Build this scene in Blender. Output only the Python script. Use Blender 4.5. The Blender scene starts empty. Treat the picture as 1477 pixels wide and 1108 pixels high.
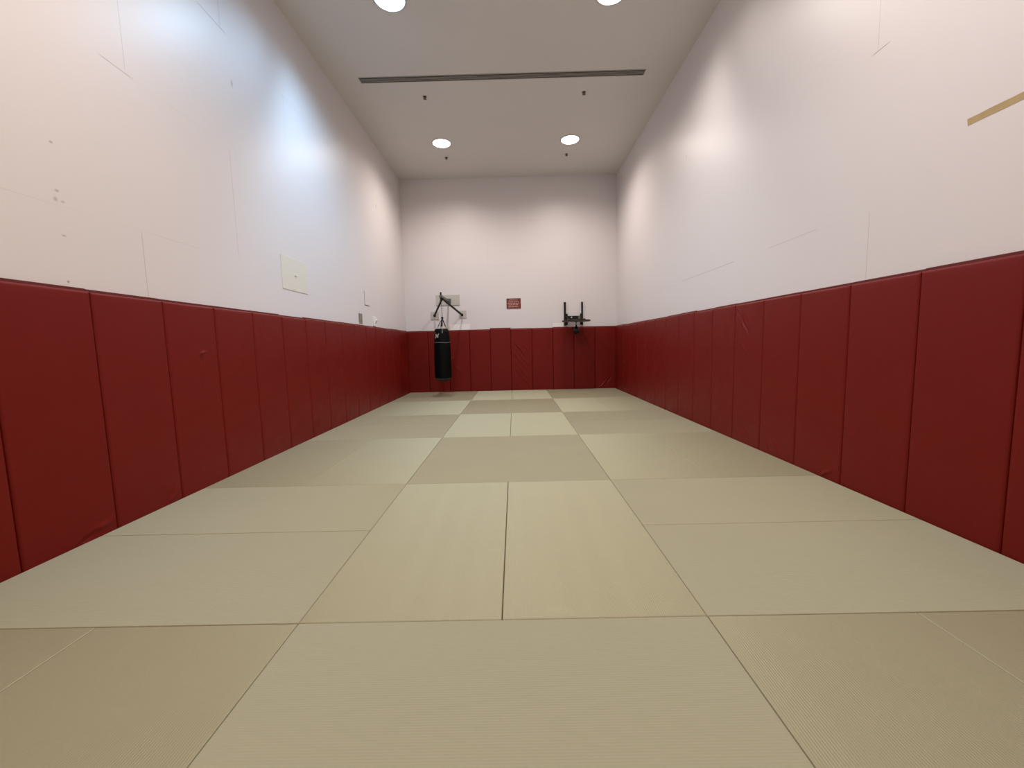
import bpy, bmesh, math, random
from mathutils import Vector, Matrix, noise
random.seed(7)
C = bpy.context.scene.collection
PI = math.pi

# ------------------------------------------------------------------ dimensions (metres, mat surface = 0)
XL, XR = -3.045, 3.068            # side wall faces
YB, YF = 11.915, -0.30            # back wall face, front wall face (behind the camera)
H = 6.032                         # ceiling
FL = -0.05                        # slab under the mats
PADY = 11.861                     # face of the back wall pads

# ------------------------------------------------------------------ helpers
def obj(name, bm, m=None, parent=None, smooth=False, loc=None, rot=None):
    me = bpy.data.meshes.new(name)
    bmesh.ops.recalc_face_normals(bm, faces=bm.faces)
    bm.to_mesh(me); bm.free()
    if smooth:
        for p in me.polygons: p.use_smooth = True
    o = bpy.data.objects.new(name, me); C.objects.link(o)
    if m: me.materials.append(m)
    if parent: o.parent = parent
    if loc: o.location = loc
    if rot: o.rotation_euler = rot
    return o

def tag(o, label, cat, group=None):
    o['label'] = label; o['category'] = cat
    if group: o['group'] = group
    return o

def thing(name, label, cat, loc=(0, 0, 0), rotz=0, group=None):
    o = bpy.data.objects.new(name, None); C.objects.link(o)
    o.empty_display_size = 0.1
    o.location = loc; o.rotation_euler = (0, 0, rotz)
    return tag(o, label, cat, group)

def struct(name, bm, m):
    o = obj(name, bm, m); o['kind'] = 'structure'; return o

def add_box(bm, a, b, bev=0.0, seg=2, mat=None):
    r = bmesh.ops.create_cube(bm, size=1.0)
    vs = r['verts']
    for v in vs:
        v.co = Vector(((a[0]+b[0])/2 + v.co.x*(b[0]-a[0]), (a[1]+b[1])/2 + v.co.y*(b[1]-a[1]), (a[2]+b[2])/2 + v.co.z*(b[2]-a[2])))
    if bev > 0:
        es = list({e for v in vs for e in v.link_edges})
        r2 = bmesh.ops.bevel(bm, geom=es, offset=bev, segments=seg, affect='EDGES', profile=0.5)
        vs = list({v for f in r2['faces'] for v in f.verts} | {v for v in vs if v.is_valid})
    if mat is not None:
        for v in vs:
            if v.is_valid: v.co = mat @ v.co
    return vs

def box(a, b, bev=0.0, seg=2):
    bm = bmesh.new(); add_box(bm, a, b, bev, seg); return bm

def beam(bm, p, q, w, h, bev=0.003):
    """rectangular bar from p to q"""
    p, q = Vector(p), Vector(q); d = q-p; L = d.length; z = d.normalized()
    up = Vector((0, 0, 1)) if abs(z.z) < .95 else Vector((0, 1, 0))
    x = up.cross(z).normalized(); y = z.cross(x)
    M = Matrix((x, y, z)).transposed().to_4x4(); M.translation = p
    add_box(bm, (-w/2, -h/2, 0), (w/2, h/2, L), bev, 2, M)

def add_tube(bm, pts, r, n=12, cap=True):
    pts = [Vector(p) for p in pts]; rs = r if isinstance(r, (list, tuple)) else [r]*len(pts)
    rings = []; prev = None
    for i, p in enumerate(pts):
        t = (pts[min(i+1, len(pts)-1)] - pts[max(i-1, 0)]).normalized()
        if prev is None:
            u = t.cross(Vector((0, 0, 1)))
            if u.length < .1: u = t.cross(Vector((0, 1, 0)))
        else:
            u = prev - t*prev.dot(t)
        u.normalize(); prev = u; w = t.cross(u)
        rings.append([bm.verts.new(p + (u*math.cos(2*PI*k/n) + w*math.sin(2*PI*k/n))*rs[i]) for k in range(n)])
    for a, b in zip(rings, rings[1:]):
        for k in range(n): bm.faces.new((a[k], a[(k+1) % n], b[(k+1) % n], b[k]))
    if cap:
        bm.faces.new(list(reversed(rings[0]))); bm.faces.new(rings[-1])

def add_lathe(bm, prof, c=(0, 0, 0), n=32, fold=None):
    c = Vector(c); rings = []
    for r, z in prof:
        if r < 1e-6: rings.append([bm.verts.new(c + Vector((0, 0, z)))])
        else:
            ring = []
            for k in range(n):
                a = 2*PI*k/n; rr = r*(fold(a, z) if fold else 1)
                ring.append(bm.verts.new(c + Vector((rr*math.cos(a), rr*math.sin(a), z))))
            rings.append(ring)
    for a, b in zip(rings, rings[1:]):
        if len(a) == 1 and len(b) == 1: continue
        for k in range(n):
            k2 = (k+1) % n
            if len(a) == 1: bm.faces.new((a[0], b[k2], b[k]))
            elif len(b) == 1: bm.faces.new((a[k], a[k2], b[0]))
            else: bm.faces.new((a[k], a[k2], b[k2], b[k]))

def add_torus(bm, c, R, r, axis='Z', n=24, m=8):
    pts = []
    for i in range(n+1):
        a = 2*PI*i/n
        v = {'Z': (R*math.cos(a), R*math.sin(a), 0), 'Y': (R*math.cos(a), 0, R*math.sin(a)), 'X': (0, R*math.cos(a), R*math.sin(a))}[axis]
        pts.append(Vector(c)+Vector(v))
    add_tube(bm, pts, r, m, cap=False)
    bmesh.ops.remove_doubles(bm, verts=bm.verts, dist=1e-5)

# ------------------------------------------------------------------ materials
class NT:
    def __init__(s, name):
        s.m = bpy.data.materials.new(name); s.m.use_nodes = True
        s.t = s.m.node_tree; s.n = s.t.nodes; s.l = s.t.links
        s.p = s.n['Principled BSDF']
    def new(s, t, **k):
        x = s.n.new(t)
        for a, b in k.items(): setattr(x, a, b)
        return x
    def put(s, sock, v):
        if hasattr(v, 'node'): s.l.new(v, sock)
        elif v is not None: sock.default_value = v
    def math(s, op, a, b=None, clamp=False):
        x = s.new('ShaderNodeMath', operation=op, use_clamp=clamp)
        s.put(x.inputs[0], a)
        if b is not None: s.put(x.inputs[1], b)
        return x.outputs[0]
    def mix(s, f, a, b, blend='MIX'):
        x = s.new('ShaderNodeMix', data_type='RGBA', blend_type=blend)
        s.put(x.inputs['Factor'], f); s.put(x.inputs[6], a); s.put(x.inputs[7], b)
        return x.outputs[2]
    def ramp(s, v, a, b, lo=0.0, hi=1.0):
        x = s.new('ShaderNodeMapRange'); s.put(x.inputs[0], v)
        x.inputs[1].default_value = a; x.inputs[2].default_value = b; x.inputs[3].default_value = lo; x.inputs[4].default_value = hi
        return x.outputs[0]
    def noise(s, vec, scale, detail=3, rough=.5, dist=0.0):
        x = s.new('ShaderNodeTexNoise'); s.put(x.inputs['Vector'], vec)
        x.inputs['Scale'].default_value = scale; x.inputs['Detail'].default_value = detail; x.inputs['Roughness'].default_value = rough
        x.inputs['Distortion'].default_value = dist
        return x.outputs['Fac']
    def pos(s):
        return s.new('ShaderNodeNewGeometry').outputs['Position']
    def objc(s):
        return s.new('ShaderNodeTexCoord').outputs['Object']
    def xyz(s, v):
        x = s.new('ShaderNodeSeparateXYZ'); s.put(x.inputs[0], v); return x.outputs
    def vec(s, a, b, c):
        x = s.new('ShaderNodeCombineXYZ'); s.put(x.inputs[0], a); s.put(x.inputs[1], b); s.put(x.inputs[2], c); return x.outputs[0]
    def scale(s, v, sc):
        x = s.new('ShaderNodeVectorMath', operation='MULTIPLY'); s.put(x.inputs[0], v); x.inputs[1].default_value = sc; return x.outputs[0]
    def bump(s, h, strength, dist):
        x = s.new('ShaderNodeBump'); s.put(x.inputs['Height'], h); x.inputs['Strength'].default_value = strength; x.inputs['Distance'].default_value = dist
        s.l.new(x.outputs[0], s.p.inputs['Normal'])
    def set(s, col=None, rough=None, metal=None, spec=None):
        if col is not None: s.put(s.p.inputs['Base Color'], col)
        if rough is not None: s.put(s.p.inputs['Roughness'], rough)
        if metal is not None: s.p.inputs['Metallic'].default_value = metal
        if spec is not None: s.p.inputs['Specular IOR Level'].default_value = spec
        return s

def simple(name, col, rough=.5, metal=0, spec=.5, var=.08, nscale=30, bump=0.0, bscale=200):
    s = NT(name); p = s.objc()
    n = s.noise(p, nscale, 3)
    c1 = tuple(min(1, x*(1+var)) for x in col)+(1,); c0 = tuple(x*(1-var) for x in col)+(1,)
    s.set(s.mix(n, c0, c1), rough, metal, spec)
    if bump: s.bump(s.noise(p, bscale, 2), bump, .001)
    return s.m

WALLCOL = (0.72, 0.685, 0.70, 1)
def wall_material(name, axis, x0, marks=(), scratches=(), patch=None):
    """painted 4 x 8 ft panels in running bond; axis 0/1 = horizontal coordinate"""
    s = NT(name); P = s.pos(); X = s.xyz(P); h = X[axis]; z = X[2]
    hv = s.math('SUBTRACT', h, x0); zv = s.math('SUBTRACT', z, 2.37-1.24*4)
    br = s.new('ShaderNodeTexBrick', offset=.5, offset_frequency=2)
    s.put(br.inputs['Vector'], s.vec(s.math('ADD', hv, 2.44*20), zv, 0.0))
    br.inputs['Scale'].default_value = 1; br.inputs['Mortar Size'].default_value = .0022; br.inputs['Mortar Smooth'].default_value = .3
    br.inputs['Brick Width'].default_value = 2.44; br.inputs['Row Height'].default_value = 1.24; br.inputs['Bias'].default_value = 0
    mort = br.outputs['Fac']
    fade = s.ramp(s.noise(P, .9, 2), .42, .66)
    jf = s.math('MULTIPLY', s.math('MULTIPLY', mort, fade), .30, True)
    stain = s.ramp(s.noise(P, 1.3, 4, .6), .35, .75, 0, .05)
    col = s.mix(stain, WALLCOL, (.66, .63, .60, 1))
    col = s.mix(jf, col, (.32, .29, .27, 1))
    for (a, b, ra, rb, st) in marks:
        da = s.math('DIVIDE', s.math('SUBTRACT', h, a), ra); db = s.math('DIVIDE', s.math('SUBTRACT', z, b), rb)
        d = s.math('SQRT', s.math('ADD', s.math('MULTIPLY', da, da), s.math('MULTIPLY', db, db)))
        f = s.ramp(d, .3, 1.15, st*.75, 0.0)
        col = s.mix(f, col, (.14, .11, .10, 1))
    for (a, b, a2, b2, wd, st) in scratches:
        L = math.hypot(a2-a, b2-b); ux, uz = (a2-a)/L, (b2-b)/L
        dh = s.math('SUBTRACT', h, a); dz = s.math('SUBTRACT', z, b)
        t = s.math('ADD', s.math('MULTIPLY', dh, ux), s.math('MULTIPLY', dz, uz))
        n_ = s.math('ABSOLUTE', s.math('SUBTRACT', s.math('MULTIPLY', dh, uz), s.math('MULTIPLY', dz, ux)))
        f = s.math('MULTIPLY', s.ramp(n_, wd*.4, wd, st, 0), s.math('MULTIPLY', s.ramp(t, -.02, .03), s.ramp(t, L-.03, L+.02, 1, 0)), True)
        col = s.mix(f, col, (.25, .22, .20, 1))
    s.set(col, .41, 0, .31)
    hgt = s.math('SUBTRACT', s.math('MULTIPLY', s.noise(P, 260, 2), .12), s.math('MULTIPLY', mort, s.math('MULTIPLY', fade, .6)))
    s.bump(s.math('ADD', hgt, s.math('MULTIPLY', s.noise(P, 2.0, 2), 1.2)), .25, .004)
    return s.m

M = {}
M['wl'] = wall_material('wall paint left', 1, 3.53,
    marks=[(2.90, 2.79, .014, .010, .7), (2.90, 2.47, .018, .012, .6), (2.885, 2.41, .016, .018, .55), (2.93, 2.405, .016, .010, .5), (2.91, 2.17, .018, .008, .6),
           (2.90, 1.852, .010, .011, .95), (4.89, 4.36, .020, .05, .5), (9.75, 4.61, .03, .06, .6)],
    scratches=[(3.32, 3.63, 3.60, 3.62, .006, .5), (4.45, 4.87, 4.85, 4.86, .007, .55), (3.535, 3.65, 3.535, 4.85, .004, .35), (4.77, 4.87, 4.77, 5.3, .004, .5), (4.75, 2.42, 4.75, 3.6, .004, .4), (3.525, 1.8, 3.525, 2.36, .004, .35)])
M['wr'] = wall_material('wall paint right', 1, 3.53,
    marks=[(10.3, 2.05, .03, .025, .15), (7.6, 2.33, .05, .015, .2), (7.2, 4.42, .03, .04, .25)],
    scratches=[(3.42, 3.612, 3.57, 3.612, .006, .7), (3.52, 3.63, 3.52, 4.2, .004, .3), (4.1, 2.385, 4.85, 2.38, .005, .3), (5.6, 2.375, 7.3, 2.375, .006, .4), (3.51, 1.8, 3.51, 2.36, .004, .35)])
M['wb'] = wall_material('wall paint back', 0, -0.61)
M['wf'] = wall_material('wall paint front', 0, -0.61)

def ceiling_material():
    s = NT('ceiling paint'); P = s.pos()
    st = s.noise(P, .8, 4)
    s.set(s.mix(st, (.66, .645, .63, 1), (.72, .70, .685, 1)), .75, 0, .3)
    s.bump(s.noise(P, 180, 2), .15, .002)
    return s.m
M['ceil'] = ceiling_material()
M['slab'] = simple('concrete slab', (.16, .15, .13), .9)

def pad_material():
    s = NT('red vinyl'); P = s.objc()
    inf = s.new('ShaderNodeObjectInfo').outputs['Random']
    base = s.mix(s.noise(P, 2.5, 3), (.150, .0052, .0022, 1), (.170, .0064, .0028, 1))
    base = s.mix(s.math('MULTIPLY', inf, .35), base, (.160, .010, .0075, 1))
    rg = s.ramp(s.noise(P, 6, 3), .3, .7, .42, .52)
    s.set(base, rg, 0, .22)
    v = s.new('ShaderNodeTexVoronoi', feature='DISTANCE_TO_EDGE'); s.put(v.inputs['Vector'], P); v.inputs['Scale'].default_value = 420
    hh = s.math('ADD', s.math('MULTIPLY', s.ramp(v.outputs['Distance'], 0, .25), .5), s.math('MULTIPLY', s.noise(P, 22, 3), 1.1))
    s.bump(hh, .28, .0016)
    return s.m
M['pad'] = pad_material()
M['board'] = simple('dark red vinyl edge', (.12, .008, .006), .5)

def mat_material(name, col, along):
    s = NT(name); O = s.objc(); P = s.pos()
    inf = s.new('ShaderNodeObjectInfo').outputs['Random']
    n1 = s.noise(P, 1.6, 4, .6)
    a = tuple(x*.95 for x in col)+(1,); b = tuple(min(1, x*1.05) for x in col)+(1,)
    c = s.mix(n1, a, b)
    c = s.mix(s.math('MULTIPLY', inf, .5), c, tuple(x*k for x, k in zip(col, (.94, .93, .92)))+(1,))
    # pale scuffs left by feet
    sc = s.noise(s.scale(P, (1.0, 1.9, 1)), 3.2, 5, .62, .8)
    sm = s.noise(P, .7, 2)
    f = s.math('MULTIPLY', s.ramp(sc, .62, .74, 0, .45), s.ramp(sm, .45, .65), True)
    c = s.mix(f, c, tuple(min(1, x*1.28) for x in col)+(1,))
    s.set(c, .64, 0, 1.0); s.p.inputs['IOR'].default_value = 1.68; s.p.inputs['Specular Tint'].default_value = (.98, 1.0, .75, 1)
    # fine woven strands run across the ribs, so highlights stretch along the length of the mat
    s.p.inputs['Anisotropic'].default_value = .9
    s.put(s.p.inputs['Tangent'], s.vec(*((1.0, 0.0, 0.0) if name.endswith('crosswise') else (0.0, 1.0, 0.0))))
    X = s.xyz(O)
    w = s.math('SINE', s.math('MULTIPLY', X[along], 2*PI/.011))
    s.bump(s.math('ADD', s.math('MULTIPLY', w, .25), s.noise(P, 350, 2)), .18, .001)
    return s.m
MATCOL = (.312, .287, .192)
M['matx'] = mat_material('tatami vinyl crosswise', MATCOL, 0)
M['maty'] = mat_material('tatami vinyl lengthwise', MATCOL, 1)

M['steel'] = simple('black painted steel', (.010, .010, .009), .5, 0, .25)
M['chrome'] = simple('bright steel', (.55, .55, .53), .32, 1)
M['greysteel'] = simple('dull grey tube', (.16, .155, .14), .45, .6)
M['plate'] = simple('grey painted plate', (.50, .485, .45), .5, 0, .5)
M['bag'] = simple('black vinyl bag', (.0022, .0028, .0028), .5, 0, .10, bump=.15, bscale=150)
M['bagcap'] = simple('dark green grey vinyl', (.016, .021, .019), .55)
M['band'] = simple('grey stitched band', (.11, .107, .105), .6)
M['tab'] = simple('dark grey strap tab', (.05, .05, .048), .6)
M['logo'] = simple('pale print', (.36, .335, .30), .5)
M['strapm'] = simple('black nylon strap', (.022, .022, .02), .7)
M['wood'] = simple('varnished wood board', (.36, .27, .12), .45, nscale=8, var=.25)
M['darkwood'] = simple('black edge band', (.02, .018, .015), .45)
M['leather'] = simple('black leather', (.006, .006, .006), .4, 0, .25)
M['greymark'] = simple('worn grey leather', (.035, .035, .033), .45)
M['sign'] = simple('sign red', (.20, .020, .012), .4, var=.05)
M['signtext'] = simple('sign lettering', (.80, .62, .56), .5, var=.03)
M['signframe'] = simple('sign frame', (.05, .035, .03), .5)
M['white'] = simple('clean white paint', (.86, .85, .84), .38, var=.02)
M['cream'] = simple('cream cover', (.72, .69, .62), .5, var=.03, nscale=4)
M['whitepl'] = simple('white plastic', (.84, .82, .80), .35, var=.02)
M['greypl'] = simple('grey plate and edge shadow', (.26, .245, .205), .42, .3, var=.05)
M['tape'] = simple('masking tape', (.43, .315, .15), .6, var=.1, nscale=12)
M['ring'] = simple('grey trim ring', (.55, .54, .53), .4, .3, var=.03)
M['spr'] = simple('dull brass sprinkler', (.10, .085, .07), .5, .4)
M['vent'] = simple('grey aluminium slot', (.34, .32, .29), .5, .3, var=.06)
M['ventdark'] = simple('vent interior', (.016, .015, .014), .8)

def lens(name, col, st):
    s = NT(name)
    n = s.noise(s.objc(), 6, 2)
    s.set((.8, .8, .8, 1), .4)
    s.put(s.p.inputs['Emission Color'], s.mix(n, col, tuple(min(1, c*1.03) for c in col[:3])+(1,)))
    s.p.inputs['Emission Strength'].default_value = st
    return s.m

# ------------------------------------------------------------------ room shell
T = .12
struct('floor', box((XL-T, YF-T, FL-.1), (XR+T, YB+T, FL)), M['slab'])
struct('ceiling', box((XL-T, YF-T, H), (XR+T, YB+T, H+.12)), M['ceil'])
struct('wall_left', box((XL-T, YF-T, FL), (XL, YB+T, H)), M['wl'])
struct('wall_right', box((XR, YF-T, FL), (XR+T, YB+T, H)), M['wr'])
struct('wall_back', box((XL, YB, FL), (XR, YB+T, H)), M['wb'])
struct('wall_front', box((XL, YF-T, FL), (XR, YF, H)), M['wf'])

# ------------------------------------------------------------------ tatami mats (real ridges on the top skin)
def mat_mesh(L, W):
    """L along local x, W along local y; ridges run along x; top of ridges at z=0"""
    bm = bmesh.new(); pitch = .0105; n = int(W/pitch); pitch = W/n
    e = .004; hgt = RIDGE; prof = []
    prof.append((-W/2, FL)); prof.append((-W/2, -.006)); prof.append((-W/2+.0015, -.0025))
    for i in range(n):
        y0 = -W/2 + i*pitch
        for k in range(6):
            t = (k+.5)/6*2-1
            y = y0 + pitch*(t+1)/2
            if y < -W/2+.003 or y > W/2-.003: continue
            prof.append((y, -hgt*(1-math.sqrt(max(0, 1-(t*.96)**2)))))
    prof += [(W/2-.0015, -.0025), (W/2, -.006), (W/2, FL)]
    xs = [(-L/2, -.005), (-L/2+.003, -.001), (-L/2+.009, 0), (0, 0), (L/2-.009, 0), (L/2-.003, -.001), (L/2, -.005)]
    rows = []
    for x, dz in xs:
        rows.append([bm.verts.new((x, y, z if z <= FL+1e-6 else z+dz)) for y, z in prof])
    for a, b in zip(rows, rows[1:]):
        for k in range(len(prof)-1): bm.faces.new((a[k], b[k], b[k+1], a[k+1]))
    for r, rev in ((rows[0], False), (rows[-1], True)):
        # end skirts down to the slab
        bot = [bm.verts.new((v.co.x, v.co.y, FL)) for v in r]
        for k in range(len(r)-1):
            f = (r[k], r[k+1], bot[k+1], bot[k])
            bm.faces.new(f)
    return bm
RIDGE = .0016
ORD = ['first', 'second', 'third', 'fourth', 'fifth', 'sixth', 'seventh', 'eighth', 'ninth', 'tenth', 'eleventh', 'twelfth', 'thirteenth',
       'fourteenth', 'fifteenth', 'sixteenth', 'seventeenth', 'eighteenth', 'nineteenth', 'twentieth']
mat_cache = {}
def mat_obj(cx, cy, lengthwise, gx, gy, label):
    w, l = 1.0-gx, 2.0-gy
    key = lengthwise
    if key not in mat_cache:
        o = obj('judo_mat', mat_mesh(1.9975, .9975), M['maty' if lengthwise else 'matx'], smooth=True)
        mat_cache[key] = o
    else:
        o = mat_cache[key].copy(); C.objects.link(o)
    o.location = (cx+random.uniform(-.0007, .0007), cy+random.uniform(-.0007, .0007), random.uniform(-.0012, 0))
    o.rotation_euler = (0, 0, PI/2 if lengthwise else 0)
    if cx > 1:                                   # the right hand column fills the slightly wider strip up to the pads
        o.scale = (1.0, 1.009, 1.0) if lengthwise else (1.009, 1.0, 1.0)
        o.location.x = 1 + (cx-1)*1.009
    tag(o, label, 'mat', 'judo mats covering the floor')
    return o
cols = {-1: 'left', 0: 'middle', 1: 'right'}
for r in range(6):
    yc = PADY - 2.0*r - 1.0
    for c in (-1, 0, 1):
        lw = (r + (c != 0)) % 2 == 0
        for k in (0, 1):
            if lw:
                x = 2*c + (-.5 if k == 0 else .5)
                if c == 0: side = ('left', 'right')[k] + ' one'
                else: side = 'wall side one' if (k == 0) == (c == -1) else 'inner one'
                lab = f'tatami mat lengthwise, {side} of the pair, {cols[c]} column, {ORD[r]} row from back'
                mat_obj(x, yc, True, 0, 0, lab)
            else:
                side = ('rear one', 'front one')[k]
                lab = f'tatami mat crosswise, {side} of the pair, {cols[c]} column, {ORD[r]} row from back'
                mat_obj(2*c, yc + (.5 if k == 0 else -.5), False, 0, 0, lab)

# ------------------------------------------------------------------ wall pads
def cushion_mesh(w, h, t, seed, wr=(), fine=False):
    bm = bmesh.new(); r = .018
    def line(L, step):
        a = [0, .0012, .004, .008, .013, .018]
        n = max(2, int((L-.036)/step))
        return a + [.018+(L-.036)*i/n for i in range(1, n)] + [L-x for x in reversed(a)]
    st = .009 if fine else .03
    us, zs = line(w, st), line(h, st)
    def depth(u, z):
        e = min(min(u, w-u), min(z, h-z))
        d = t if e >= r else t-r+math.sqrt(max(0, r*r-(r-e)**2))
        inn = max(0, min(1, e/.05)); inn = inn*inn*(3-2*inn)
        d += inn*(.0022*noise.noise(Vector((u*3.1+seed*7.3, z*2.0, seed*1.7))) + .002*math.sin(PI*u/w))
        for (cu, cz, ang, ln, amp, wd) in wr:
            du, dz = u-cu, z-cz; ca, sa = math.cos(ang), math.sin(ang)
            s = du*ca+dz*sa; q = -du*sa+dz*ca
            q += .012*math.sin(s*18+cu*40)
            if abs(s) < ln: d += min(1, inn*1.6)*1.9*amp*math.exp(-(q/wd)**2)*math.cos(PI/2*s/ln)**2
        return d
    g = [[bm.verts.new((u-w/2, -depth(u, z), z)) for z in zs] for u in us]
    for i in range(len(us)-1):
        for k in range(len(zs)-1): bm.faces.new((g[i][k], g[i+1][k], g[i+1][k+1], g[i][k+1]))
    border = [g[i][0] for i in range(len(us))] + g[-1][1:] + [g[i][-1] for i in range(len(us)-2, -1, -1)] + [g[0][k] for k in range(len(zs)-2, 0, -1)]
    back = [bm.verts.new((v.co.x, -.010, v.co.z)) for v in border]
    n = len(border)
    for i in range(n): bm.faces.new((border[i], border[(i+1) % n], back[(i+1) % n], back[i]))
    bm.faces.new(back)
    return bm
def wall_pad(x, y, rz, w, top, t, label, seed, wr=(), group=None):
    root = thing('wall_pad', label, 'wall pad', (x, y, 0), rz, group)
    lip = top - .022
    obj('cushion', cushion_mesh(w-.003, lip+.035, t, seed, wr, bool(wr)), M['pad'], root, smooth=True, loc=(0, 0, -.035))
    obj('backing_board', box((-w/2+.001, -.010, 0), (w/2-.001, 0, top), .002, 1), M['board'], root)
    return root

def creases(specs): return specs
SEAM0, PW = 2.385, .6128
seed = 0
for side in ('left', 'right'):
    xw = XL if side == 'left' else XR
    rz = PI/2 if side == 'left' else -PI/2
    t = .0445
    bounds = [SEAM0 + PW*k for k in range(-2, 16)] + [PADY-.002]
    n = len(bounds)-1
    for i in range(n):
        a, b = bounds[i], bounds[i+1]; k = i-2; seed += 1
        rank = n-1-i
        top = 1.812 + random.uniform(-.006, .006)
        wr = []; extra = ''
        # local u runs along +Y on the left wall and along -Y on the right wall
        if side == 'left':
            if k == 0: wr = [(.47, .10, .35, .16, .007, .022), (.40, .07, .25, .14, -.007, .02)]; extra = ' with a creased lower corner'
            if k == 2: wr = [(.40, 1.36, 0.1, .07, .005, .010), (.37, 1.30, 1.5, .07, -.005, .012)]; extra = ' with a small dent'
            if k == 1: wr = [(.50, .10, .9, .10, .005, .012)]
        else:
            if k == 4: wr = [(.16, 1.62, -1.0, .22, .008, .014), (.23, 1.55, -1.0, .24, -.006, .016), (.10, 1.68, -1.0, .12, -.006, .012), (.32, 1.60, -1.0, .16, .004, .014), (.2, 1.3, -1., .2, .003, .02),
                             (.20, .16, -.7, .16, .006, .014), (.34, .20, -.7, .16, -.005, .014), (.10, .10, -.7, .10, .005, .012)]; extra = ' with wrinkles at top and bottom'
            if k == 3: wr = [(.25, .16, -.7, .2, .005, .014), (.38, .22, -.8, .18, -.005, .016), (.14, .10, -.7, .12, .005, .012)]; extra = ' with wrinkles near the floor'
            if k == 2: wr = [(.46, .09, .7, .10, .006, .014)]
        if k == -2: pos = 'just beyond the nearest visible pad'
        elif k == -1: pos = 'nearest the viewer, cut by the photo edge'
        elif rank == 0: pos = 'narrow one in the back corner'
        else: pos = f'{ORD[rank]} from the back corner'
        wall_pad(xw, (a+b)/2, rz, b-a, top, t, f'red wall pad{extra}, {side} wall, {pos}', seed, wr, f'red pads along the {side} wall')
tops = [1.795, 1.795, 1.797, 1.80, 1.832, 1.806, 1.803, 1.818, 1.815, 1.815]
xs = [XL+.001, -2.425, -1.827, -1.215, -.61, -.008, .607, 1.218, 1.829, 2.44, XR-.001]
for i in range(10):
    seed += 1; wr = []; extra = ''
    if i == 5:
        wr = [(.22, 1.30, -.95, .30, .007, .016), (.30, 1.12, -.95, .42, -.006, .02), (.22, .95, -.95, .40, .006, .018), (.38, .85, -.95, .40, -.005, .02), (.30, .62, -.95, .36, .005, .018), (.16, .52, -.95, .3, -.004, .018), (.42, .30, -.95, .25, .006, .018), (.18, .18, -.9, .16, .005, .016), (.45, 1.25, -.95, .25, .004, .02)]
        extra = ' with diagonal wrinkles'
    if i == 9: wr = [(.25, .18, .7, .2, .007, .016), (.38, .28, .7, .22, -.006, .02), (.16, .10, .7, .14, .005, .014)]; extra = ' wrinkled near the floor'
    if i == 2: wr = [(.12, 1.0, .5, .2, .004, .02), (.25, .7, -.9, .3, .003, .03)]
    w = xs[i+1]-xs[i]
    note = {1: ' behind the heavy bag', 8: ' under the round platform'}.get(i, '')
    wall_pad((xs[i]+xs[i+1])/2, YB, 0, w, tops[i], .052, f'red wall pad{extra}{note}, back wall, {ORD[i]} from the left', seed, wr, 'red pads along the back wall')

# ------------------------------------------------------------------ ceiling downlights
LIGHTS = []
def downlight(x, y, label, col, power, st, cone=160, lobe=0):
    root = thing('recessed_downlight', label, 'ceiling light', (x, y, H), 0, 'round downlights in the ceiling')
    bm = bmesh.new(); add_lathe(bm, [(.200, 0), (.200, -.010), (.206, -.016), (.222, -.014), (.232, -.006), (.234, 0)], n=48)
    obj('trim_ring', bm, M['ring'], root, smooth=True)
    bm = bmesh.new(); add_lathe(bm, [(.199, -.002), (.199, -.008), (.16, -.0105), (.10, -.0125), (0, -.0135)], n=48)
    obj('lens', bm, lens('lamp glow '+label[:24], col, st), root, smooth=True)
    L = bpy.data.lights.new('downlight lamp', 'SPOT'); L.energy = power; L.color = col[:3]
    L.spot_size = math.radians(cone); L.spot_blend = BLEND; L.shadow_soft_size = .06
    if lobe:
        # the reflector throws a weaker band towards the near wall (photometric web of the lamp)
        L.use_nodes = True; nt = L.node_tree; em = nt.nodes['Emission']
        tc = nt.nodes.new('ShaderNodeTexCoord'); dt = nt.nodes.new('ShaderNodeVectorMath'); dt.operation = 'DOT_PRODUCT'
        dt.inputs[1].default_value = (lobe*.62, -.78, 0); nt.links.new(tc.outputs['Normal'], dt.inputs[0])
        def mm(op, a, b):
            x = nt.nodes.new('ShaderNodeMath'); x.operation = op
            for i, q in enumerate((a, b)):
                if hasattr(q, 'node'): nt.links.new(q, x.inputs[i])
                else: x.inputs[i].default_value = q
            return x.outputs[0]
        q = mm('DIVIDE', mm('SUBTRACT', dt.outputs['Value'], .64), .15)
        g = mm('POWER', 2.71828, mm('MULTIPLY', mm('MULTIPLY', q, q), -1.0))
        nt.links.new(mm('SUBTRACT', 1.0, mm('MULTIPLY', g, .55)), em.inputs['Strength'])
    lo = bpy.data.objects.new('downlight lamp', L); C.objects.link(lo); lo.parent = root; lo.location = (0, 0, -.12)
    LIGHTS.append(lo)
BLEND = 1.0
WARM = (1.0, .89, .80, 1); WARM2 = (1.0, .92, .85, 1); WARM3 = (1.0, .80, .63, 1); COOL = (.52, .81, 1.10, 1)
PW0 = 262
downlight(-1.49, 9.9, 'glowing round downlight near the back wall, left of its pair', WARM, PW0*1.1, 13)
downlight(1.49, 9.9, 'glowing round downlight near the back wall, right of its pair', WARM, PW0*1.1, 13)
downlight(-1.49, 5.95, 'bluish glowing round downlight at the photo top, ahead of the vent', COOL, PW0*1.6, 13, 160, -1)
downlight(1.51, 5.95, 'warm glowing round downlight at the photo top, ahead of the vent', WARM2, PW0, 13, 160, 1)
downlight(-1.49, 2.15, 'warm round downlight overhead, left of the pair nearest the viewer', WARM3, PW0*1.48, 13)
downlight(1.50, 2.15, 'warm round downlight overhead, right of the pair nearest the viewer', WARM, PW0*1.48, 13)

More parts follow.
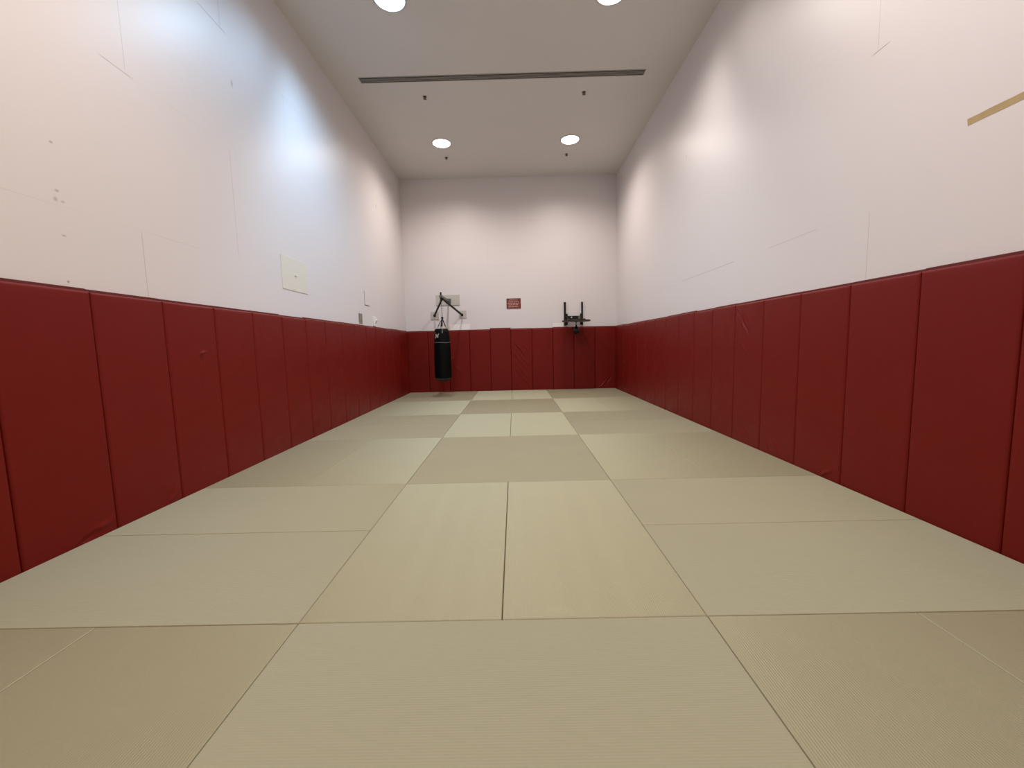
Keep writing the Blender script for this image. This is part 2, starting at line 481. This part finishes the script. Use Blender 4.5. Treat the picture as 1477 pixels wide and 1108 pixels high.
# ------------------------------------------------------------------ slot diffuser in the ceiling
v = thing('ceiling_vent', 'long narrow dark slot vent across the white ceiling', 'vent', (-.02, 7.61, H))
VL, VW = 5.01, .155
bm = bmesh.new()
add_box(bm, (-VL/2, -VW/2, -.008), (VL/2, -VW/2+.014, 0), .002, 1); add_box(bm, (-VL/2, VW/2-.014, -.008), (VL/2, VW/2, 0), .002, 1)
add_box(bm, (-VL/2, -VW/2, -.008), (-VL/2+.012, VW/2, 0), .002, 1); add_box(bm, (VL/2-.012, -VW/2, -.008), (VL/2, VW/2, 0), .002, 1)
obj('frame', bm, M['vent'], v)
obj('duct_backing', box((-VL/2+.006, -VW/2+.006, -.002), (VL/2-.006, VW/2-.006, 0)), M['ventdark'], v)
for i in range(3):
    y = -VW/2 + .014 + (i+1)*(VW-.028)/4
    obj('slat', box((-VL/2+.012, y-.006, -.010), (VL/2-.012, y+.006, -.0005), .001, 1), M['vent'], v)

# ------------------------------------------------------------------ sprinklers
def sprinkler(x, y, label):
    s = thing('fire_sprinkler', label, 'sprinkler', (x, y, H), 0, 'pendent sprinklers in the ceiling')
    bm = bmesh.new(); add_lathe(bm, [(.036, 0), (.036, -.004), (.020, -.010), (0, -.010)], n=20); obj('escutcheon', bm, M['spr'], s, smooth=True)
    bm = bmesh.new(); add_tube(bm, [(0, 0, -.010), (0, 0, -.020)], .011, 10)
    for q in (-1, 1): add_tube(bm, [(q*.010, 0, -.018), (q*.019, 0, -.024), (q*.014, 0, -.034), (0, 0, -.038)], .0035, 6)
    add_tube(bm, [(0, 0, -.020), (0, 0, -.038)], .003, 6)
    obj('body', bm, M['spr'], s)
    bm = bmesh.new(); add_lathe(bm, [(0, -.038), (.030, -.038), (.032, -.040), (.030, -.042), (0, -.042)], n=16); obj('deflector', bm, M['spr'], s)
sprinkler(-1.49, 8.13, 'small dark sprinkler head just behind the slot vent, left one')
sprinkler(1.51, 8.13, 'small dark sprinkler head just behind the slot vent, right one')
sprinkler(-1.50, 10.62, 'small dark sprinkler head beside the left downlight near back wall')
sprinkler(1.50, 10.62, 'small dark sprinkler head beside the right downlight near back wall')

# ------------------------------------------------------------------ heavy bag bracket
AX, AZ = -1.785, 2.635
b = thing('heavy_bag_bracket', 'black steel wall bracket with slanted braces holding the heavy bag', 'wall bracket', (AX, YB, AZ))
def W(p): return (p[0]-AX, p[1]-YB, p[2]-AZ)
def pl(x0, x1, z0, z1, th=.018):
    return box(W((x0, YB-th, z0)), W((x1, YB, z1)), .002, 1)
obj('backing_plate', pl(-2.15, -1.462, 2.515, 2.812), M['plate'], b)
obj('backing_plate', pl(-2.315, -2.085, 2.118, 2.335), M['plate'], b)
obj('backing_plate', pl(-1.492, -1.283, 2.138, 2.352), M['plate'], b)
ay = 10.70
bm = bmesh.new(); beam(bm, W((AX, YB-.018, AZ)), W((AX, ay-.04, AZ)), .05, .05, .004)
obj('arm', bm, M['greysteel'], b)
bm = bmesh.new(); add_box(bm, W((AX-.075, YB-.03, AZ-.07)), W((AX+.075, YB-.018, AZ+.07)), .003, 1)
for q in (-1, 1):
    for u in (-1, 1): add_lathe(bm, [(.012, 0), (.012, .01), (0, .012)], W((AX+q*.05, YB-.034, AZ+u*.045)), 8)
obj('wall_flange', bm, M['greysteel'], b)
apex = (AX+.02, ay+.05, AZ-.055)
for (x, z) in ((-2.205, 2.235), (-1.405, 2.228)):
    bm = bmesh.new(); beam(bm, W(apex), W((x, YB-.028, z)), .042, .042, .004)
    o = obj('brace', bm, M['steel'], b)
    bm = bmesh.new(); add_box(bm, W((x-.034, YB-.026, z-.034)), W((x+.034, YB-.018, z+.034)), .002, 1)
    add_lathe(bm, [(.010, 0), (.010, .01), (0, .012)], W((x+.026, YB-.03, z+.024)), 8)
    obj('foot', bm, M['steel'], o)
bm = bmesh.new(); beam(bm, W((AX-.005, ay, AZ-.08)), W((AX-.005, ay, AZ+.10)), .042, .042, .004)
obj('end_post', bm, M['steel'], b)
bm = bmesh.new(); add_box(bm, W((AX-.045, ay-.03, AZ-.045)), W((AX+.04, ay+.06, AZ+.02)), .004, 1)
obj('collar', bm, M['greysteel'], b)
bm = bmesh.new(); add_torus(bm, W((AX, ay, AZ-.105)), .028, .007, 'Y', 20, 8); obj('hook_eye', bm, M['steel'], b)

# ------------------------------------------------------------------ heavy bag
BX, BY = -1.808, 10.72
hb = thing('heavy_bag', 'black heavy punching bag hanging from the bracket in front of back wall', 'punching bag', (BX, BY, .42))
Z0 = .42
def fold(a, z):
    zz = z+Z0; t = max(0, min(1, (zz-1.40)/.36))
    n = 5
    return 1 + t*t*(.055*math.cos(n*a+1.1) + .03*math.cos(2*a-.6)) + .008*math.sin(3*a+zz*5)
prof = [(0, .095), (.17, .088), (.200, .085), (.213, .090), (.219, .102), (.221, .14), (.2215, .30), (.221, .5), (.2195, .7), (.216, .9), (.209, 1.03), (.203, 1.12), (.196, 1.20), (.188, 1.27), (.176, 1.325), (.158, 1.360), (.140, 1.375), (.125, 1.372), (.10, 1.355), (0, 1.35)]
bm = bmesh.new(); add_lathe(bm, prof, n=60, fold=fold); body = obj('bag_body', bm, M['bag'], hb, smooth=True)
bm = bmesh.new(); add_lathe(bm, [(.206, .088), (.200, .078), (.178, .055), (.14, .036), (.08, .026), (0, .022)], n=40); obj('bottom_cap', bm, M['bagcap'], hb, smooth=True)
bm = bmesh.new()
pts = []
for i in range(17):
    a = PI*i/16; pts.append((-.200*math.cos(a), -.03, .10-.098*math.sin(a)))
add_tube(bm, pts, .013, 8); obj('bottom_strap', bm, M['strapm'], hb, smooth=True)
# stitched band round the bag
bm = bmesh.new()
def Rat(zl):
    for (r0, z0), (r1, z1) in zip(prof[3:], prof[4:]):
        if z0 <= zl <= z1: return r0+(r1-r0)*(zl-z0)/(z1-z0)
    return .2
rings = []
for zl, off in ((1.010, .0005), (1.013, .004), (1.024, .004), (1.027, .0005)):
    rings.append([bm.verts.new(((Rat(zl)*fold(2*PI*k/60, zl)+off)*math.cos(2*PI*k/60), (Rat(zl)*fold(2*PI*k/60, zl)+off)*math.sin(2*PI*k/60), zl + (.010*max(0, math.cos(2*PI*k/60+.9))**6 * -1))) for k in range(60)])
for p_, q_ in zip(rings, rings[1:]):
    for k in range(60): bm.faces.new((p_[k], p_[(k+1) % 60], q_[(k+1) % 60], q_[k]))
obj('stitched_band', bm, M['band'], hb, smooth=True)
# pale emblem on the front left: a four pointed bow shape, wider arms to the right
emb = [[(-.058, .052), (-.030, .046), (-.002, .016), (-.012, -.012), (-.045, -.062), (-.068, -.060), (-.045, -.008)],
       [(-.002, .016), (.032, .060), (.062, .062), (.040, .012), (.036, -.052), (.010, -.040), (-.012, -.012)]]
def onbag(s, z, off):
    zl = 1.185+z; a0 = -PI/2 - .50; R = Rat(zl); a = a0 + s/R
    rr = R*fold(a, zl)+off
    return Vector((rr*math.cos(a), rr*math.sin(a), zl))
bm = bmesh.new()
for poly in emb:
    f = [bm.verts.new(onbag(s, z, .006)) for s, z in poly]; g = [bm.verts.new(onbag(s, z, -.004)) for s, z in poly]
    bm.faces.new(f); bm.faces.new(list(reversed(g)))
    for i in range(len(f)): bm.faces.new((f[i], g[i], g[(i+1) % len(f)], f[(i+1) % len(f)]))
bmesh.ops.triangulate(bm, faces=[f for f in bm.faces if len(f.verts) > 4])
obj('printed_emblem', bm, M['logo'], hb)
# four straps to a ring, steel links at their lower ends, tabs on the bag
top = Vector((.028, 0, 1.645))
for a in (-PI*.80, -PI*.42, PI*.20, PI*.62):
    foot = Vector((.150*math.cos(a), .150*math.sin(a), 1.352))
    mid = foot.lerp(top, .28)
    bm = bmesh.new(); beam(bm, mid, top, .032, .012, .002); s_ = obj('strap', bm, M['strapm'], hb)
    bm = bmesh.new(); add_tube(bm, [foot, foot.lerp(mid, .5), mid], .009, 8)
    add_torus(bm, foot.lerp(mid, .2), .020, .005, 'Y', 16, 6); add_torus(bm, foot.lerp(mid, .85), .018, .005, 'X', 16, 6)
    obj('steel_link', bm, M['chrome'], s_, smooth=True)
    zt = 1.325
    o1 = Vector((math.cos(a), math.sin(a), 0))
    bm = bmesh.new(); beam(bm, o1*.150+Vector((0, 0, 1.37)), o1*(.199)+Vector((0, 0, 1.255)), .036, .010, .002); obj('tab', bm, M['tab'], s_)
bm = bmesh.new(); add_torus(bm, top+Vector((0, 0, .012)), .026, .008, 'Y', 20, 8); add_lathe(bm, [(0, -.02), (.024, -.015), (.026, .0), (.018, .02), (0, .03)], top, 12)
obj('swivel_ring', bm, M['steel'], hb, smooth=True)
ey = Vector((AX-BX, ay-BY, AZ-.133-Z0))
bm = bmesh.new(); p0 = top+Vector((0, 0, .035)); nL = 14
for i in range(nL):
    c_ = p0.lerp(ey, (i+.5)/nL); add_torus(bm, c_, .013, .0035, 'Y' if i % 2 else 'X', 12, 6)
add_tube(bm, [p0, ey], .004, 6)
obj('hanging_chain', bm, M['greysteel'], hb, smooth=True)

# ------------------------------------------------------------------ speed bag platform
SX, SY, SZ = 1.825, 11.40, 1.952
p = thing('speed_bag_platform', 'round speed bag platform on black wall rails above the red pads', 'speed bag platform', (SX, YB, SZ))
def W2(q): return (q[0]-SX, q[1]-YB, q[2]-SZ)
def sbox(a, b_, bev=.003): return box(W2(a), W2(b_), bev, 1)
obj('rail', sbox((1.545, YB-.05, 1.852), (1.603, YB, 2.522)), M['steel'], p)
obj('rail', sbox((2.048, YB-.05, 1.860), (2.094, YB, 2.520)), M['steel'], p)
for (x0, x1, q) in ((1.595, 1.648, 1), (2.012, 2.060, -1)):
    bm = bmesh.new()
    add_box(bm, W2((x0, YB-.085, 1.870)), W2((x1, YB-.002, 2.185)), .004, 1)
    add_lathe(bm, [(.016, -.01), (.016, .01), (0, .014)], W2(((x0+x1)/2, YB-.09, 2.15)), 10)
    c_ = obj('carriage', bm, M['steel'], p)
    bm = bmesh.new(); xm = (x0+x1)/2
    beam(bm, W2((xm, YB-.08, 1.989)), W2((xm, 11.24, 1.989)), .036, .036, .003)
    beam(bm, W2((xm, YB-.085, 2.12)), W2((xm, 11.60, 2.0)), .020, .020, .002)
    obj('support_arm', bm, M['steel'], p)
obj('crosspiece', sbox((1.648, YB-.085, 2.020), (2.012, YB-.045, 2.122)), M['steel'], p)
bm = bmesh.new(); beam(bm, W2((1.752, YB-.086, 2.075)), W2((1.752, YB-.115, 2.075)), .05, .05, .012); obj('adjusting_knob', bm, M['chrome'], p)
obj('clamp_plate', sbox((1.945, YB-.092, 2.035), (2.012, YB-.085, 2.115), .002), M['greysteel'], p)
bm = bmesh.new(); add_lathe(bm, [(0, .0), (.372, .0), (.374, .002), (.374, .030), (.372, .032), (0, .032)], W2((SX, SY, 1.937)), 64)
dk = obj('round_board', bm, M['wood'], p)
bm = bmesh.new(); add_lathe(bm, [(.3735, .001), (.388, .000), (.390, .003), (.390, .031), (.388, .034), (.3735, .033)], W2((SX, SY, 1.936)), 64); obj('edge_band', bm, M['darkwood'], dk, smooth=False)
bm = bmesh.new(); add_lathe(bm, [(0, .045), (.045, .045), (.045, .030), (.018, .024), (.014, .0), (0, -.004)], W2((SX, SY, 1.892)), 20)
obj('swivel', bm, M['greysteel'], p, smooth=True)

sb = thing('speed_bag', 'small black teardrop speed bag hanging under the round platform', 'speed bag', (SX, SY, 1.585))
bm = bmesh.new(); add_lathe(bm, [(0, 0), (.022, .003), (.050, .018), (.072, .045), (.083, .080), (.080, .112), (.064, .155), (.043, .195), (.027, .225), (.018, .250), (.014, .268), (0, .270)], n=32, fold=lambda a, z: 1+.015*math.cos(8*a))
bd = obj('bladder', bm, M['leather'], sb, smooth=True)
bm = bmesh.new()
for k in range(4):
    a = PI/4+k*PI/2-.2
    add_tube(bm, [(r*math.cos(a), r*math.sin(a), z) for r, z in ((.05, .017), (.073, .044), (.084, .080), (.081, .113), (.065, .156), (.044, .196), (.028, .226), (.018, .250))], .0035, 6)
obj('seam_piping', bm, M['greymark'], bd, smooth=True)
bm = bmesh.new(); add_torus(bm, (0, 0, .285), .017, .004, 'Y', 16, 6); obj('hanging_loop', bm, M['strapm'], sb, smooth=True)

# ------------------------------------------------------------------ things on the back wall
s = thing('wall_sign', 'red notice sign with five lines of white lettering on white wall', 'sign', (.097, YB, 2.522))
obj('panel', box((-.196, -.008, -.137), (.196, 0, .137)), M['sign'], s)
bm = bmesh.new()
add_box(bm, (-.205, -.014, .128), (.205, 0, .145), .002, 1); add_box(bm, (-.205, -.014, -.145), (.205, 0, -.137), .002, 1)
add_box(bm, (-.205, -.014, -.145), (-.194, 0, .145), .002, 1); add_box(bm, (.197, -.014, -.145), (.205, 0, .145), .002, 1)
obj('frame', bm, M['signframe'], s)
# illegible lettering: rows of letter strokes grouped into words
bm = bmesh.new(); rr = random.Random(5)
for z, half, hgt in ((.100, .130, .020), (.048, .158, .024), (.005, .178, .024), (-.038, .150, .022), (-.092, .150, .024)):
    x = -half
    while x < half:
        nlet = rr.randint(3, 7)
        for _ in range(nlet):
            if x > half-.012: break
            wl = rr.choice((.008, .010, .012)); kd = rr.randint(0, 3)
            add_box(bm, (x, -.0100, z-hgt/2), (x+.0055, -.0079, z+hgt/2))
            if kd in (0, 1): add_box(bm, (x, -.0100, z+hgt/2-.006), (x+wl, -.0079, z+hgt/2))
            if kd in (0, 2): add_box(bm, (x, -.0100, z-.002), (x+wl*.8, -.0079, z+.002))
            if kd in (1, 2): add_box(bm, (x, -.0100, z-hgt/2), (x+wl, -.0079, z-hgt/2+.006))
            if kd == 3: add_box(bm, (x+wl-.0035, -.0100, z-hgt/2), (x+wl, -.0079, z+hgt/2)); 
            x += wl+.0025
        x += .011
obj('lettering', bm, M['signtext'], s)
tag(obj('wall_patch', box((-1.775, YB-.004, 1.802), (-1.190, YB, 1.965)), M['white']), 'clean white patch on back wall above pads, right of the heavy bag', 'patch')
tag(obj('wall_patch', box((1.222, YB-.004, 1.82), (1.520, YB, 1.932)), M['white']), 'clean white patch on back wall above pads, left of the round platform', 'patch')

# ------------------------------------------------------------------ things on the left wall
c = thing('cover_panel', 'square cream cover panel on the left wall above the pads', 'panel', (XL, 5.95, 2.40))
bm = bmesh.new(); add_box(bm, (0, -.345, -.225), (.006, .335, .235), .002, 1); obj('panel', bm, M['cream'], c)
bm = bmesh.new(); add_box(bm, (.004, -.020, -.006), (.018, .020, .008), .003, 1); obj('latch', bm, M['cream'], c)
a = thing('access_panel', 'small white access panel flush in the left wall near the back', 'panel', (XL, 8.80, 2.39))
obj('door', box((0, -.135, -.14), (.012, .14, .15), .002, 1), M['wl'], a)
bm = bmesh.new()
for (y0, y1, z0, z1) in ((-.145, -.137, -.15, .15), (-.145, .14, -.15, -.142)): add_box(bm, (0, y0, z0), (.003, y1, z1))
obj('edge_shadow', bm, M['greypl'], a)  # grey strips painting the shadow along the door's near and lower edges
g = thing('outlet_cover', 'grey rectangular cover plate on the left wall just above the pads', 'cover plate', (XL, 8.37, 1.945))
obj('plate', box((0, -.095, -.10), (.008, .095, .10), .003, 2), M['greypl'], g)
for z in (-.055, .055):
    bm = bmesh.new(); add_lathe(bm, [(0, .003), (.007, .003), (.008, 0)], n=12)
    bmesh.ops.rotate(bm, verts=bm.verts, matrix=Matrix.Rotation(PI/2, 3, 'Y')); bmesh.ops.translate(bm, verts=bm.verts, vec=(.008, 0, z)); obj('screw', bm, M['greysteel'], g)
w = thing('light_switch', 'white switch box on the left wall, nearest the back corner', 'switch', (XL, 9.18, 1.93))
obj('box', box((0, -.075, -.105), (.030, .085, .105), .004, 2), M['whitepl'], w)
bm = bmesh.new(); M4 = Matrix.Translation((.032, .02, .0)) @ Matrix.Rotation(.5, 4, 'Y') @ Matrix.Rotation(.25, 4, 'X')
add_box(bm, (-.004, -.03, -.05), (.022, .03, .05), .004, 2, M4); obj('toggle', bm, M['whitepl'], w)

# ------------------------------------------------------------------ tape on the right wall
bm = bmesh.new(); n = 24; top_, bot_ = [], []
for i in range(n+1):
    y = 1.30 + (2.80-1.30)*i/n; zc = 2.700 - .004*(2.8-y)
    top_.append((y + (.006 if i == n else 0), zc+.022+.0012*math.sin(i*2.1))); bot_.append((y, zc-.022+.0010*math.sin(i*1.7+1)))
for x in (0, -.0012):
    pass
A = [[bm.verts.new((XR-dx, y, z)) for y, z in row] for dx in (0, .0012) for row in (top_, bot_)]
for i in range(n):
    bm.faces.new((A[2][i], A[2][i+1], A[3][i+1], A[3][i])); bm.faces.new((A[0][i], A[0][i+1], A[2][i+1], A[2][i])); bm.faces.new((A[1][i], A[1][i+1], A[3][i+1], A[3][i]))
bm.faces.new((A[0][0], A[1][0], A[3][0], A[2][0])); bm.faces.new((A[0][n], A[1][n], A[3][n], A[2][n]))
tag(obj('masking_tape', bm, M['tape']), 'strip of tan masking tape stuck level on the right wall', 'tape')

# ------------------------------------------------------------------ world, camera, view
wd = bpy.data.worlds.new('World'); bpy.context.scene.world = wd; wd.use_nodes = True
wd.node_tree.nodes['Background'].inputs[0].default_value = (0, 0, 0, 1)
cam = bpy.data.cameras.new('Camera'); co = bpy.data.objects.new('Camera', cam); C.objects.link(co)
pt, rl, yw = -.0965, -.0240, -.0081
cp, sp, cr, sr, cy, sy = math.cos(pt), math.sin(pt), math.cos(rl), math.sin(rl), math.cos(yw), math.sin(yw)
fw = Vector((sy*cp, cy*cp, sp)); ri = Vector((cy, -sy, 0)); up = ri.cross(fw)
r2 = ri*cr + up*sr; u2 = up*cr - ri*sr
co.matrix_world = Matrix(((r2.x, u2.x, -fw.x, .0908), (r2.y, u2.y, -fw.y, 0), (r2.z, u2.z, -fw.z, 1.3348), (0, 0, 0, 1)))
cam.sensor_fit = 'HORIZONTAL'; cam.sensor_width = 36; cam.lens = 585.0/1477*36
cam.clip_start = .02; cam.clip_end = 100
sc = bpy.context.scene; sc.camera = co
sc.view_settings.view_transform = 'Standard'; sc.view_settings.look = 'None'; sc.view_settings.gamma = 1
sc.view_settings.use_curve_mapping = False
sc.view_settings.exposure = 0.0
